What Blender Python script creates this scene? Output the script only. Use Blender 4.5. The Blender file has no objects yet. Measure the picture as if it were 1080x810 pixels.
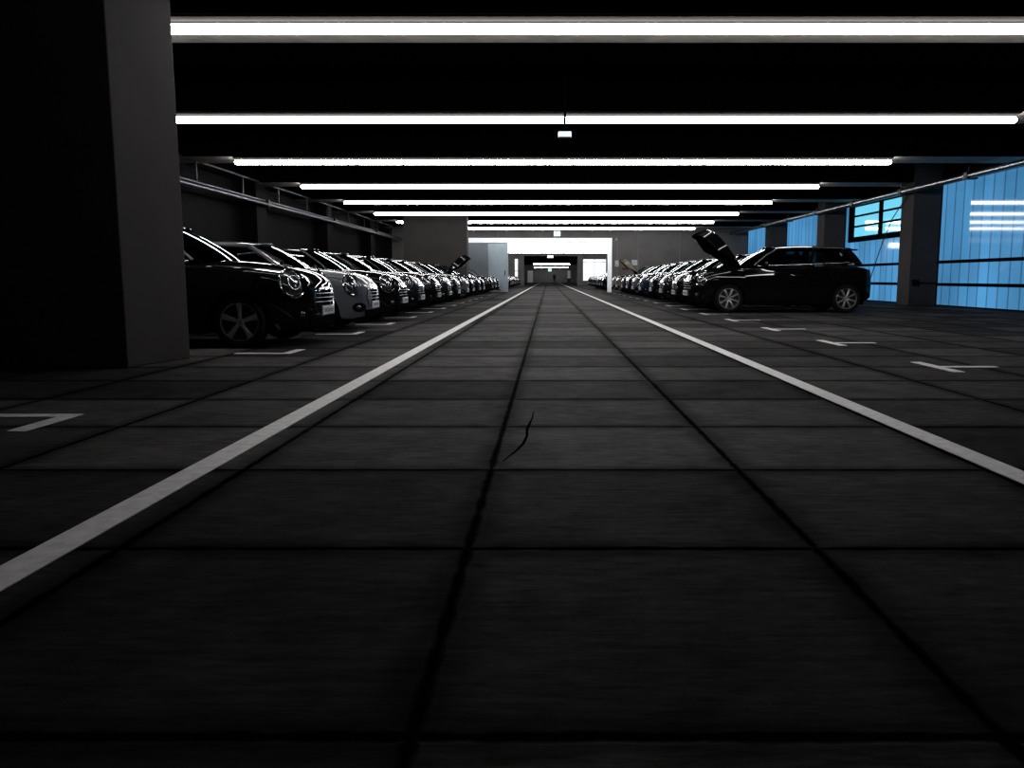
import bpy, bmesh, math, random
from mathutils import Vector, Matrix
random.seed(7)
S = bpy.context.scene
COL = S.collection

# ------------------------------------------------------------------ camera, world, exposure
cam = bpy.data.objects.new('camera', bpy.data.cameras.new('camera'))
COL.objects.link(cam)
cam.data.sensor_fit = 'HORIZONTAL'
cam.data.sensor_width = 36.0
cam.data.lens = 857.0 / 1080.0 * 36.0
cam.data.shift_x = -38.0 / 1080.0
cam.data.clip_start = 0.02
cam.data.clip_end = 600
cam.location = (0, 0, 0.8)
cam.rotation_euler = (math.radians(90) - math.atan(111.5 / 857.0), 0, 0)
S.camera = cam
S.view_settings.view_transform = 'Standard'
S.view_settings.look = 'None'
S.view_settings.gamma = 1.0
S.view_settings.exposure = 0.0
S.view_settings.use_curve_mapping = False
W = bpy.data.worlds.new('world')
S.world = W
W.use_nodes = True
W.node_tree.nodes['Background'].inputs[0].default_value = (0.9, 0.85, 0.8, 1)
W.node_tree.nodes['Background'].inputs[1].default_value = 0.002

TUBE = 36.0            # radiance of the strip light diffusers
LAMP_W = 150.0        # watts of each strip light's downward optic
LAMP_SPREAD = math.radians(128)

# ------------------------------------------------------------------ materials
def nt(name):
    m = bpy.data.materials.new(name)
    m.use_nodes = True
    t = m.node_tree
    return m, t, t.nodes['Principled BSDF']

def mat(name, col, rough=0.5, metal=0.0, coat=0.0, spec=0.5, emit=None, strength=0.0, noise=0.0, scale=8.0, bump=0.0):
    m, t, b = nt(name)
    b.inputs['Base Color'].default_value = (*col, 1)
    b.inputs['Roughness'].default_value = rough
    b.inputs['Metallic'].default_value = metal
    b.inputs['Coat Weight'].default_value = coat
    b.inputs['Coat Roughness'].default_value = 0.015
    b.inputs['Specular IOR Level'].default_value = spec
    if emit:
        b.inputs['Emission Color'].default_value = (*emit, 1)
        b.inputs['Emission Strength'].default_value = strength
    if noise > 0:
        tc = t.nodes.new('ShaderNodeTexCoord')
        n = t.nodes.new('ShaderNodeTexNoise')
        n.inputs['Scale'].default_value = scale
        n.inputs['Detail'].default_value = 6
        t.links.new(tc.outputs['Object'], n.inputs['Vector'])
        r = t.nodes.new('ShaderNodeValToRGB')
        r.color_ramp.elements[0].position = 0.3
        r.color_ramp.elements[1].position = 0.7
        r.color_ramp.elements[0].color = (*[c * (1 - noise) for c in col], 1)
        r.color_ramp.elements[1].color = (*[min(1, c * (1 + noise)) for c in col], 1)
        t.links.new(n.outputs['Fac'], r.inputs['Fac'])
        t.links.new(r.outputs['Color'], b.inputs['Base Color'])
        if bump > 0:
            bp = t.nodes.new('ShaderNodeBump')
            bp.inputs['Strength'].default_value = bump
            bp.inputs['Distance'].default_value = 0.01
            t.links.new(n.outputs['Fac'], bp.inputs['Height'])
            t.links.new(bp.outputs['Normal'], b.inputs['Normal'])
    return m

def math_node(t, op, a, b=None, c=None):
    n = t.nodes.new('ShaderNodeMath')
    n.operation = op
    for i, v in enumerate((a, b, c)):
        if v is None:
            continue
        if isinstance(v, (int, float)):
            n.inputs[i].default_value = v
        else:
            t.links.new(v, n.inputs[i])
    return n.outputs[0]

SX, OX, SY, OY = 1.04, 0.24, 1.004, 0.33       # slab pitch and joint offsets of the paving

def floor_material():
    m, t, b = nt('concrete_slab_paving')
    L = t.links
    geo = t.nodes.new('ShaderNodeNewGeometry')
    sep = t.nodes.new('ShaderNodeSeparateXYZ')
    L.new(geo.outputs['Position'], sep.inputs[0])
    u = math_node(t, 'DIVIDE', math_node(t, 'ADD', sep.outputs[0], OX), SX)
    v = math_node(t, 'DIVIDE', math_node(t, 'SUBTRACT', sep.outputs[1], OY), SY)
    def edge(q, size):
        f = math_node(t, 'FRACT', q)
        return math_node(t, 'MULTIPLY', math_node(t, 'SUBTRACT', 0.5, math_node(t, 'ABSOLUTE', math_node(t, 'SUBTRACT', f, 0.5))), size)
    ex, ey = edge(u, SX), edge(v, SY)
    # wobble the joint edge a little
    nz = t.nodes.new('ShaderNodeTexNoise'); nz.inputs['Scale'].default_value = 9; nz.inputs['Detail'].default_value = 5
    L.new(geo.outputs['Position'], nz.inputs['Vector'])
    wob = math_node(t, 'MULTIPLY', math_node(t, 'SUBTRACT', nz.outputs['Fac'], 0.5), 0.03)
    dmin = math_node(t, 'ADD', math_node(t, 'MINIMUM', ex, ey), wob)
    jr = t.nodes.new('ShaderNodeMapRange'); jr.inputs[1].default_value = 0.008; jr.inputs[2].default_value = 0.02
    L.new(dmin, jr.inputs[0])
    jd = t.nodes.new('ShaderNodeMapRange'); jd.inputs[1].default_value = 0.01; jd.inputs[2].default_value = 0.13
    jd.inputs[3].default_value = 0.5; jd.inputs[4].default_value = 1.0; jd.interpolation_type = 'SMOOTHSTEP'
    L.new(dmin, jd.inputs[0])
    # one tone per slab; offsets chosen so near slabs paint in the light falloff
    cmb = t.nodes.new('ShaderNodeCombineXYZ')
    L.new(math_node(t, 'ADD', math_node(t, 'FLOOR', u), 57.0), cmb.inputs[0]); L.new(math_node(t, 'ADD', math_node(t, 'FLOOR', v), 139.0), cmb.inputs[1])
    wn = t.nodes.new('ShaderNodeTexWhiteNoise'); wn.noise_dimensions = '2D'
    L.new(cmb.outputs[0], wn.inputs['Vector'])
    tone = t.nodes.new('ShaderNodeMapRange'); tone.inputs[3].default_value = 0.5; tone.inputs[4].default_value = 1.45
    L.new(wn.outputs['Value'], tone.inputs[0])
    # grain: streaks along the slab plus blotches
    mp = t.nodes.new('ShaderNodeMapping'); mp.inputs['Scale'].default_value = (6, 34, 6)
    L.new(geo.outputs['Position'], mp.inputs['Vector'])
    g1 = t.nodes.new('ShaderNodeTexNoise'); g1.inputs['Scale'].default_value = 1.0; g1.inputs['Detail'].default_value = 9; g1.inputs['Roughness'].default_value = 0.75
    L.new(mp.outputs[0], g1.inputs['Vector'])
    g2 = t.nodes.new('ShaderNodeTexNoise'); g2.inputs['Scale'].default_value = 2.3; g2.inputs['Detail'].default_value = 7; g2.inputs['Roughness'].default_value = 0.7
    L.new(geo.outputs['Position'], g2.inputs['Vector'])
    s1 = t.nodes.new('ShaderNodeMapRange'); s1.inputs[1].default_value = 0.3; s1.inputs[2].default_value = 0.72; s1.inputs[3].default_value = 0.45; s1.inputs[4].default_value = 1.6
    L.new(g1.outputs['Fac'], s1.inputs[0])
    s2 = t.nodes.new('ShaderNodeMapRange'); s2.inputs[1].default_value = 0.3; s2.inputs[2].default_value = 0.7; s2.inputs[3].default_value = 0.6; s2.inputs[4].default_value = 1.4
    L.new(g2.outputs['Fac'], s2.inputs[0])
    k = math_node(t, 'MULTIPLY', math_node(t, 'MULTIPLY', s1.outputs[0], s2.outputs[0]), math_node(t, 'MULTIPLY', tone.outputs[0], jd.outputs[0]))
    k = math_node(t, 'MULTIPLY', k, math_node(t, 'ADD', math_node(t, 'MULTIPLY', jr.outputs[0], 0.92), 0.08))
    mx = t.nodes.new('ShaderNodeVectorMath'); mx.operation = 'SCALE'
    mx.inputs[0].default_value = (0.031, 0.0295, 0.0288)
    L.new(k, mx.inputs['Scale'])
    L.new(mx.outputs[0], b.inputs['Base Color'])
    b.inputs['Roughness'].default_value = 0.65
    t.links.new(math_node(t, 'MULTIPLY', k, 0.003), b.inputs['Specular IOR Level'])
    bp = t.nodes.new('ShaderNodeBump'); bp.inputs['Strength'].default_value = 0.5; bp.inputs['Distance'].default_value = 0.006
    L.new(math_node(t, 'ADD', g1.outputs['Fac'], math_node(t, 'MULTIPLY', jr.outputs[0], 1.5)), bp.inputs['Height'])
    L.new(bp.outputs['Normal'], b.inputs['Normal'])
    return m

M = {}
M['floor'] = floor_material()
M['ceiling'] = mat('matte_black_ceiling', (0.001, 0.001, 0.001), 1.0, spec=0.0)
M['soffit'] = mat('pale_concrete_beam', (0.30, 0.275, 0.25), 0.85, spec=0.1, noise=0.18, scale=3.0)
M['pillar'] = mat('grey_brown_concrete', (0.032, 0.029, 0.028), 0.8, spec=0.1, noise=0.10, scale=2.0, bump=0.15)
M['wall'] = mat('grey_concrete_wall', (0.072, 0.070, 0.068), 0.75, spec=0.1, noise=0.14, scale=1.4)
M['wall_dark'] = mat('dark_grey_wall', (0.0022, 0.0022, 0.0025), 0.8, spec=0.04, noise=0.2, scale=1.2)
M['paint_line'] = mat('white_road_paint', (0.52, 0.505, 0.505), 0.6, spec=0.1, noise=0.16, scale=18)
M['paint_bay'] = mat('worn_white_bay_paint', (0.42, 0.41, 0.41), 0.6, spec=0.1, noise=0.25, scale=14)
M['steel'] = mat('galvanised_steel', (0.22, 0.235, 0.25), 0.32, 1.0, noise=0.12, scale=5)
M['wall_far'] = mat('far_corridor_wall', (0.11, 0.11, 0.115), 0.8, spec=0.1, noise=0.1)
M['steel_dim'] = mat('dull_dark_steel', (0.10, 0.11, 0.12), 0.45, 1.0)
M['steel_dark'] = mat('dark_steel', (0.008, 0.009, 0.010), 0.5, 0.4)
M['white_frame'] = mat('white_enamel', (0.86, 0.9, 0.92), 0.35)
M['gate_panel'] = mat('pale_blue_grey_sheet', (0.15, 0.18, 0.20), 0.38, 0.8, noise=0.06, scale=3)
M['gate_shaded'] = mat('shaded_blue_grey_sheet', (0.075, 0.088, 0.098), 0.42, 0.8, noise=0.06, scale=3)  # darker copy of the gate sheet, shade on the rear leaf painted in
M['tube'] = mat('strip_light_diffuser', (0.9, 0.9, 0.9), 0.5, emit=(1.0, 0.985, 0.985), strength=TUBE)
M['housing'] = mat('strip_light_housing', (0.022, 0.021, 0.020), 0.9, spec=0.0)
M['sign'] = mat('backlit_sign_face', (0.8, 0.85, 0.85), 0.4, emit=(0.62, 0.73, 0.78), strength=0.9)
M['exit'] = mat('backlit_exit_face', (0.8, 0.95, 0.9), 0.4, emit=(0.78, 1.0, 0.96), strength=1.1)
M['exit_green'] = mat('exit_green', (0.1, 0.5, 0.4), 0.4, emit=(0.25, 0.75, 0.62), strength=0.7)
M['plastic_black'] = mat('black_plastic', (0.003, 0.003, 0.003), 0.6, spec=0.0, noise=0.2, scale=30)
M['rubber'] = mat('tyre_rubber', (0.004, 0.004, 0.004), 0.8, spec=0.15, noise=0.25, scale=25)
M['chrome'] = mat('chrome', (0.42, 0.43, 0.45), 0.10, 1.0)
M['rim'] = mat('alloy_rim', (0.42, 0.43, 0.45), 0.33, 0.9)
M['rim_dark'] = mat('rim_barrel', (0.02, 0.02, 0.021), 0.5, 0.5)
M['lamp_lens'] = mat('headlamp_lens', (0.02, 0.022, 0.025), 0.04, 0.0, coat=1.0, spec=1.0)
M['tail_red'] = mat('tail_lamp_red', (0.10, 0.004, 0.004), 0.1, coat=1.0)
M['plate'] = mat('number_plate_white', (0.24, 0.28, 0.32), 0.35)
M['plate_ink'] = mat('plate_ink', (0.05, 0.06, 0.08), 0.5)
M['seat'] = mat('dark_seat_fabric', (0.012, 0.012, 0.013), 0.9, noise=0.2, scale=40)
M['red'] = mat('red_enamel', (0.08, 0.008, 0.006), 0.35, coat=0.4)
M['white_plastic'] = mat('white_plastic', (0.25, 0.28, 0.29), 0.4)
M['cloth_dark'] = mat('dark_clothing', (0.004, 0.004, 0.005), 0.9, spec=0.0, noise=0.2, scale=30)
M['skin'] = mat('skin', (0.05, 0.03, 0.024), 0.6)
M['hair'] = mat('dark_hair', (0.01, 0.008, 0.007), 0.7)
M['cable'] = mat('black_cable', (0.004, 0.004, 0.004), 0.6)

def paint(name, col, metal=0.0, rough=0.3):
    return mat(name, col, rough, metal, coat=0.55, spec=0.0, noise=0.04, scale=60)

P = {
    'black': paint('black_car_paint', (0.003, 0.003, 0.0035)),
    'grey': paint('grey_car_paint', (0.075, 0.08, 0.09), 0.25, 0.4),
    'charcoal': paint('charcoal_car_paint', (0.008, 0.0085, 0.010), 0.3),
    'silver': paint('silver_car_paint', (0.06, 0.063, 0.072), 0.4, 0.4),
    'navy': paint('navy_car_paint', (0.012, 0.016, 0.035), 0.2),
    'beige': paint('beige_car_paint', (0.10, 0.092, 0.075), 0.2, 0.4),
}

def glass_material():
    m = bpy.data.materials.new('tinted_car_glass')
    m.use_nodes = True
    t = m.node_tree
    t.nodes.remove(t.nodes['Principled BSDF'])
    out = t.nodes['Material Output']
    gl = t.nodes.new('ShaderNodeBsdfGlossy'); gl.inputs['Roughness'].default_value = 0.02
    gl.inputs['Color'].default_value = (0.9, 0.95, 1, 1)
    tr = t.nodes.new('ShaderNodeBsdfTransparent'); tr.inputs['Color'].default_value = (0.20, 0.24, 0.25, 1)
    fr = t.nodes.new('ShaderNodeFresnel'); fr.inputs['IOR'].default_value = 1.45
    mx = t.nodes.new('ShaderNodeMixShader')
    t.links.new(fr.outputs[0], mx.inputs[0]); t.links.new(tr.outputs[0], mx.inputs[1]); t.links.new(gl.outputs[0], mx.inputs[2])
    t.links.new(mx.outputs[0], out.inputs[0])
    return m
M['glass'] = glass_material()

def channel_glass(name, col, strength):
    """daylight-filled profiled glass: dark vertical seams, slight tone change from plank to plank"""
    m, t, b = nt(name)
    geo = t.nodes.new('ShaderNodeNewGeometry')
    sep = t.nodes.new('ShaderNodeSeparateXYZ')
    t.links.new(geo.outputs['Position'], sep.inputs[0])
    q = math_node(t, 'DIVIDE', sep.outputs[1], 0.5)
    f = math_node(t, 'FRACT', q)
    e = math_node(t, 'SUBTRACT', 0.5, math_node(t, 'ABSOLUTE', math_node(t, 'SUBTRACT', f, 0.5)))
    seam = t.nodes.new('ShaderNodeMapRange'); seam.inputs[1].default_value = 0.02; seam.inputs[2].default_value = 0.09
    seam.inputs[3].default_value = 0.42; seam.inputs[4].default_value = 1.0
    t.links.new(e, seam.inputs[0])
    wn = t.nodes.new('ShaderNodeTexWhiteNoise'); wn.noise_dimensions = '1D'
    t.links.new(math_node(t, 'FLOOR', q), wn.inputs['W'])
    tn = t.nodes.new('ShaderNodeMapRange'); tn.inputs[3].default_value = 0.82; tn.inputs[4].default_value = 1.15
    t.links.new(wn.outputs['Value'], tn.inputs[0])
    n = t.nodes.new('ShaderNodeTexNoise'); n.inputs['Scale'].default_value = 0.35; n.inputs['Detail'].default_value = 2
    t.links.new(geo.outputs['Position'], n.inputs['Vector'])
    cl = t.nodes.new('ShaderNodeMapRange'); cl.inputs[1].default_value = 0.3; cl.inputs[2].default_value = 0.7
    cl.inputs[3].default_value = 0.75; cl.inputs[4].default_value = 1.2
    t.links.new(n.outputs['Fac'], cl.inputs[0])
    k = math_node(t, 'MULTIPLY', math_node(t, 'MULTIPLY', seam.outputs[0], tn.outputs[0]), math_node(t, 'MULTIPLY', cl.outputs[0], strength))
    b.inputs['Base Color'].default_value = (0.02, 0.04, 0.06, 1)
    b.inputs['Roughness'].default_value = 0.05
    b.inputs['Specular IOR Level'].default_value = 0.12
    b.inputs['Emission Color'].default_value = (*col, 1)
    t.links.new(k, b.inputs['Emission Strength'])
    return m
M['channel'] = channel_glass('blue_channel_glass', (0.075, 0.30, 0.60), 0.85)
M['pane_sky'] = mat('clear_pane_blue_sky', (0.02, 0.04, 0.05), 0.05, emit=(0.16, 0.62, 0.84), strength=1.1, spec=0.4)
M['pane_white'] = mat('bright_daylight_pane', (0.3, 0.3, 0.3), 0.1, emit=(0.82, 0.93, 1.0), strength=1.05)

# ------------------------------------------------------------------ mesh helpers
class MB:
    def __init__(self):
        self.v, self.f, self.mi = [], [], []
    def add(self, vs, fs, mi=0):
        o = len(self.v)
        self.v += [tuple(p) for p in vs]
        self.f += [tuple(i + o for i in f) for f in fs]
        self.mi += [mi] * len(fs)
        return self
    def box(self, x0, x1, y0, y1, z0, z1, mi=0):
        vs = [(x, y, z) for z in (z0, z1) for y in (y0, y1) for x in (x0, x1)]
        return self.add(vs, [(0, 2, 3, 1), (4, 5, 7, 6), (0, 1, 5, 4), (1, 3, 7, 5), (3, 2, 6, 7), (2, 0, 4, 6)], mi)
    def prism(self, poly, z0, z1, mi=0):
        n = len(poly)
        vs = [(x, y, z0) for x, y in poly] + [(x, y, z1) for x, y in poly]
        fs = [tuple(reversed(range(n))), tuple(range(n, 2 * n))] + [(i, (i + 1) % n, (i + 1) % n + n, i + n) for i in range(n)]
        return self.add(vs, fs, mi)
    def grid(self, rows, closed=False, mi=0, flip=False):
        n = len(rows[0]); vs = [p for r in rows for p in r]; fs = []
        for i in range(len(rows) - 1):
            for j in range(n if closed else n - 1):
                a, b = i * n + j, i * n + (j + 1) % n
                q = (a, b, b + n, a + n)
                fs.append(tuple(reversed(q)) if flip else q)
        return self.add(vs, fs, mi)
    def tube(self, pts, r, seg=8, mi=0, caps=True):
        pts = [Vector(p) for p in pts]
        rows = []
        up = None
        for i, p in enumerate(pts):
            d = (pts[min(i + 1, len(pts) - 1)] - pts[max(i - 1, 0)]).normalized()
            if up is None:
                up = Vector((0, 0, 1)) if abs(d.z) < 0.9 else Vector((1, 0, 0))
            a = d.cross(up).normalized(); up = a.cross(d).normalized()
            rr = r[i] if isinstance(r, (list, tuple)) else r
            rows.append([p + a * (rr * math.cos(2 * math.pi * k / seg)) + up * (rr * math.sin(2 * math.pi * k / seg)) for k in range(seg)])
        o = len(self.v)
        self.grid(rows, True, mi)
        if caps:
            self.f.append(tuple(o + k for k in reversed(range(seg)))); self.mi.append(mi)
            q = o + (len(rows) - 1) * seg
            self.f.append(tuple(q + k for k in range(seg))); self.mi.append(mi)
        return self
    def ring(self, pts, r, seg=8, mi=0):
        """closed tube"""
        pts = [Vector(p) for p in pts]; n = len(pts)
        c = sum(pts, Vector()) / n
        nrm = (pts[0] - c).cross(pts[n // 4] - c).normalized()
        rows = []
        for i, p in enumerate(pts):
            d = (pts[(i + 1) % n] - pts[i - 1]).normalized()
            a = d.cross(nrm).normalized()
            rows.append([p + a * (r * math.cos(2 * math.pi * k / seg)) + nrm * (r * math.sin(2 * math.pi * k / seg)) for k in range(seg)])
        rows.append(rows[0])
        return self.grid(rows, True, mi)
    def lathe_y(self, prof, seg=32, c=(0, 0, 0), mi=0):
        """prof: list of (radius, y); axis = local Y"""
        rows = []
        for k in range(seg + 1):
            a = 2 * math.pi * k / seg
            rows.append([(c[0] + r * math.cos(a), c[1] + y, c[2] + r * math.sin(a)) for r, y in prof])
        return self.grid(rows, False, mi)
    def dome(self, c, n, rx, ry, h, up=(0, 0, 1), seg=20, rings=5, mi=0):
        c, n = Vector(c), Vector(n).normalized()
        a = Vector(up).cross(n).normalized(); u = n.cross(a)
        rows = []
        for i in range(rings + 1):
            t = math.pi / 2 * i / rings
            s, hh = math.cos(t), h * math.sin(t)
            rows.append([c + n * hh + a * (rx * s * math.cos(2 * math.pi * k / seg)) + u * (ry * s * math.sin(2 * math.pi * k / seg)) for k in range(seg)])
        return self.grid(rows, True, mi)
    def build(self, name, mats, parent=None, smooth=False, bevel=0.0, subsurf=0):
        me = bpy.data.meshes.new(name)
        me.from_pydata(self.v, [], self.f)
        for m in (mats if isinstance(mats, (list, tuple)) else [mats]):
            me.materials.append(m)
        me.polygons.foreach_set('material_index', self.mi)
        bm = bmesh.new(); bm.from_mesh(me)
        bmesh.ops.remove_doubles(bm, verts=bm.verts, dist=1e-5)
        bmesh.ops.recalc_face_normals(bm, faces=bm.faces)
        bm.to_mesh(me); bm.free()
        if smooth:
            me.polygons.foreach_set('use_smooth', [True] * len(me.polygons))
            try:
                me.set_sharp_from_angle(angle=math.radians(smooth if smooth is not True else 40))
            except Exception:
                pass
        me.update()
        o = bpy.data.objects.new(name, me)
        COL.objects.link(o)
        if parent is not None:
            o.parent = parent
        if bevel > 0:
            b = o.modifiers.new('bevel', 'BEVEL'); b.width = bevel; b.segments = 2; b.limit_method = 'ANGLE'
        if subsurf:
            s = o.modifiers.new('subsurf', 'SUBSURF'); s.levels = subsurf; s.render_levels = subsurf
        return o

def circle(c, n, r, seg=24, ry=None, up=(0, 0, 1)):
    c, n = Vector(c), Vector(n).normalized()
    a = Vector(up).cross(n).normalized(); u = n.cross(a)
    ry = ry or r
    return [c + a * (r * math.cos(2 * math.pi * k / seg)) + u * (ry * math.sin(2 * math.pi * k / seg)) for k in range(seg)]

def tag(o, label=None, cat=None, group=None, kind=None):
    if label: o['label'] = label
    if cat: o['category'] = cat
    if group: o['group'] = group
    if kind: o['kind'] = kind
    return o

def empty(name, loc=(0, 0, 0), rz=0.0):
    o = bpy.data.objects.new(name, None)
    o.empty_display_size = 0.2
    o.location = loc; o.rotation_euler = (0, 0, rz)
    COL.objects.link(o)
    return o

def struct(o, label=None, cat=None):
    return tag(o, label, cat, kind='structure')

def lerp(tab, x):
    """piecewise-smooth table lookup; tab sorted by x"""
    if x <= tab[0][0]: return tab[0][1]
    for (a, p), (b, q) in zip(tab, tab[1:]):
        if x <= b:
            t = (x - a) / (b - a)
            return p + (q - p) * t
    return tab[-1][1]

ORD = ['first', 'second', 'third', 'fourth', 'fifth', 'sixth', 'seventh', 'eighth', 'ninth', 'tenth', 'eleventh', 'twelfth', 'thirteenth', 'fourteenth', 'fifteenth', 'sixteenth', 'seventeenth']

# ------------------------------------------------------------------ the setting
XL, XR, ZC, ZB = -9.0, 11.5, 4.1, 3.58
YA, YB, YC, YE = 47.5, 90.0, 150.0, 157.0
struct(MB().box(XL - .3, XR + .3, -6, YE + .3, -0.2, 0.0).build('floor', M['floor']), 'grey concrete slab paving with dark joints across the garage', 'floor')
struct(MB().box(XL - .3, XR + .3, -6, YB, ZC, ZC + 0.2).build('ceiling', M['ceiling']), 'black ceiling between the lit beams', 'ceiling')
LIGHT_Y = [9.23 + 5.1 * n for n in range(16)]
for i, y in enumerate(LIGHT_Y):
    if YA - .2 < y + .5 < YA + .6: continue
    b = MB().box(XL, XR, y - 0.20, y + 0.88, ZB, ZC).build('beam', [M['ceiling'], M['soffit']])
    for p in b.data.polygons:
        if p.normal.z < -0.5: p.material_index = 1  # underside pale, all other faces black
    struct(b, 'pale concrete beam face above the %s strip light down the hall' % ORD[i], 'beam')

# left side: wall with pilasters, the big pillar near the camera, the projecting block
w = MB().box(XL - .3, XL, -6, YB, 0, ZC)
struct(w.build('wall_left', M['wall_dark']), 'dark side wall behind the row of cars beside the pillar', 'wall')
pil = MB().prism([(-3.60, 8.15), (-6.7, 8.15), (-6.7, 7.27), (-3.78, 7.27)], 0, ZC)
struct(pil.build('column', M['pillar'], bevel=0.012), 'wide grey concrete pillar in the foreground before the first parked car', 'pillar')
blk = MB().box(-6.63, -3.73, 37.8, 38.7, 0, ZC)
struct(blk.build('column', M['pillar'], bevel=0.012), 'wide grey wall block standing at the end of the pillar-side car row', 'pillar')
for y in (24.3, 32.0, 39.8):
    struct(MB().box(XL, XL + .45, y, y + .85, 0, ZC).build('column', M['wall_dark'], bevel=0.01), None, None)
struct(MB().box(XL - .3, XR + .3, -6.3, -6, 0, ZC).build('wall_back', M['wall_dark']), 'dark rear wall behind the camera', 'wall')

# right side: columns, blue channel glass between them
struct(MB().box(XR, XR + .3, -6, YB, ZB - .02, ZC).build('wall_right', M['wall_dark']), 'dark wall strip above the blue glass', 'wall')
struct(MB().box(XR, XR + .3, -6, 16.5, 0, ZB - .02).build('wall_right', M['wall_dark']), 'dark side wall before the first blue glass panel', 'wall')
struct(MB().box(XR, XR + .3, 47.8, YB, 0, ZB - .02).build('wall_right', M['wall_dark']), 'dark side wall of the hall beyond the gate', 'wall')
CY_ = [16.5, 24.25, 32.0, 39.8]
for i, y in enumerate(CY_):
    struct(MB().box(10.7, XR, y, y + .85, 0, ZC).build('column', M['pillar'], bevel=0.012), 'dark concrete column between the blue glass panels, %s down the hall' % ORD[i], 'pillar')
for i, y in enumerate(CY_):
    y0, y1 = y + .85, (CY_[i + 1] if i < 3 else 47.5)
    root = empty('window_%d' % (i + 1), (XR, (y0 + y1) / 2, 0))
    struct(root, ['wide panel of blue channel glass between columns, whole height', 'blue channel glass panel with a six pane casement at the top', 'blue channel glass panel seen above the hatchback roof', 'farthest narrow sliver of blue channel glass'][i], 'window')
    cy = root.location.y
    tr = (i == 1)
    g = MB()
    n = int(round((y1 - y0) / 0.5))
    for k in range(n):                       # profiled planks, each with a shallow flange
        a = y0 + (y1 - y0) * k / n - cy; b = y0 + (y1 - y0) * (k + 1) / n - cy
        zt = ZB - .04
        if tr and a + cy > y0 + 0.2 and b + cy < y1 - 0.2 - .25: zt = 2.18
        g.box(0.04, 0.07, a + .001, b - .001, 0.0, zt)
    g.build('glazing', M['channel'], root)
    fr = MB()
    for z in (0.62, 1.27): fr.box(-0.02, 0.05, y0 - cy, y1 - cy, z - .045, z + .045)
    fr.box(-0.02, 0.12, y0 - cy, y1 - cy, ZB - .06, ZB - .02)
    fr.box(-0.02, 0.12, y0 - cy, y1 - cy, 0.0, 0.03)
    fr.build('transom', M['plastic_black'], root)
    if tr:
        a, b = y0 + 0.10 - cy, y1 - 0.65 - cy
        c = MB()
        c.box(-0.10, 0.06, a, b, 2.14, 2.32); c.box(-0.10, 0.06, a, b, 3.42, 3.52)
        for yy, ww in ((a, .22), ((a + b) / 2 + .12, .14), (b - .36, .36)): c.box(-0.10, 0.06, yy, yy + ww, 2.2, 3.5)
        for z in (2.70, 3.08): c.box(-0.08, 0.05, a, b, z - .03, z + .03)
        c.build('casement_frame', M['plastic_black'], root)
        for (p, q) in ((a + .22, (a + b) / 2 + .12), ((a + b) / 2 + .26, b - .36)):
            for (z0, z1) in ((2.32, 2.67), (2.73, 3.05), (3.11, 3.42)):
                MB().box(0.0, 0.02, p, q, z0, z1).build('pane', M['pane_sky'], root)

# end wall of the first hall with its wide gate
struct(MB().box(XL, -4.62, YA, YA + .3, 0, ZC).box(3.68, XR, YA, YA + .3, 0, ZC).box(-4.62, 3.68, YA, YA + .3, 3.10, ZC).build('wall_end', M['wall']),
       'grey end wall around the gate opening', 'wall')
seams = MB()
for x in (-2.9, -0.5, 4.0, 5.2, 7.6): seams.box(x - .02, x + .02, YA - .03, YA, 3.12 if x < 3.6 else 0, ZB + .1)
struct(seams.build('trim_1', M['wall_far']), 'thin vertical joint strips on the grey end wall', 'trim')
d1 = empty('door_1', (0, YA, 0))
struct(d1, 'white framed gate opening in the end wall', 'gate')
MB().box(-4.62, 3.68, -.12, -.002, 2.82, 3.10).build('header_rail', M['white_frame'], d1, bevel=.01)
MB().box(3.46, 3.68, -.12, .3, 0, 2.82).build('jamb', M['white_frame'], d1, bevel=.01)
gp = empty('sliding_gate', (0, YA + .08, 0))
tag(gp, 'pale blue grey sliding gate leaf drawn halfway under the white header', 'gate')
MB().box(-4.6, -3.40, 0.04, 0.09, 0.02, 2.80).build('rear_leaf', M['gate_shaded'], gp, bevel=.006)
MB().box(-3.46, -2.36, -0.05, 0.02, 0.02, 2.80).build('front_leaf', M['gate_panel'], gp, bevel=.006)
MB().box(-2.36, -2.31, -.06, .03, 0.02, 2.80).build('edge_post', M['gate_panel'], gp)
MB().box(-2.52, -2.48, -.10, -.05, 0.95, 1.25).build('handle', M['plastic_black'], gp, bevel=.008)
MB().box(-3.0, -2.75, -.07, -.05, 0.10, 0.16).build('floor_bolt', M['plastic_black'], gp)

# second hall beyond the gate, corridor, far room
wb = MB().box(XL, -3.64, YB, YB + .4, 0, ZC).box(-3.31, -2.62, YB - .3, YB + .4, 0, ZC).box(3.22, 3.84, YB - .3, YB + .4, 0, ZC).box(6.36, XR, YB, YB + .4, 0, ZC)
wb.box(-3.64, -3.31, YB, YB + .4, 2.90, ZC).box(3.84, 6.36, YB, YB + .4, 2.86, ZC).box(-3.64, -3.31, YB, YB + .4, 0, 1.0).box(3.84, 6.36, YB, YB + .4, 0, .55).box(-2.62, 3.22, YB, YB + .4, 3.22, ZC)
struct(wb.build('wall_end', M['wall']), 'far wall closing the second hall, with piers and bright openings', 'wall')
w5 = empty('window_5', (5.1, YB + .2, 0)); struct(w5, 'bright white window behind the black cars beyond the gate', 'window')
MB().box(-1.26, 1.26, .05, .08, .55, 2.86).build('pane', M['pane_white'], w5)
MB().box(-1.26, 1.26, 0, .06, 2.52, 2.60).box(-.03, .03, .0, .06, .55, 2.86).build('window_frame', M['steel'], w5)
w6 = empty('window_6', (-3.475, YB + .2, 0)); struct(w6, 'narrow bright slit window beyond the sliding gate', 'window')
MB().box(-.165, .165, .05, .08, 1.0, 2.9).build('pane', M['pane_white'], w6)
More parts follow.
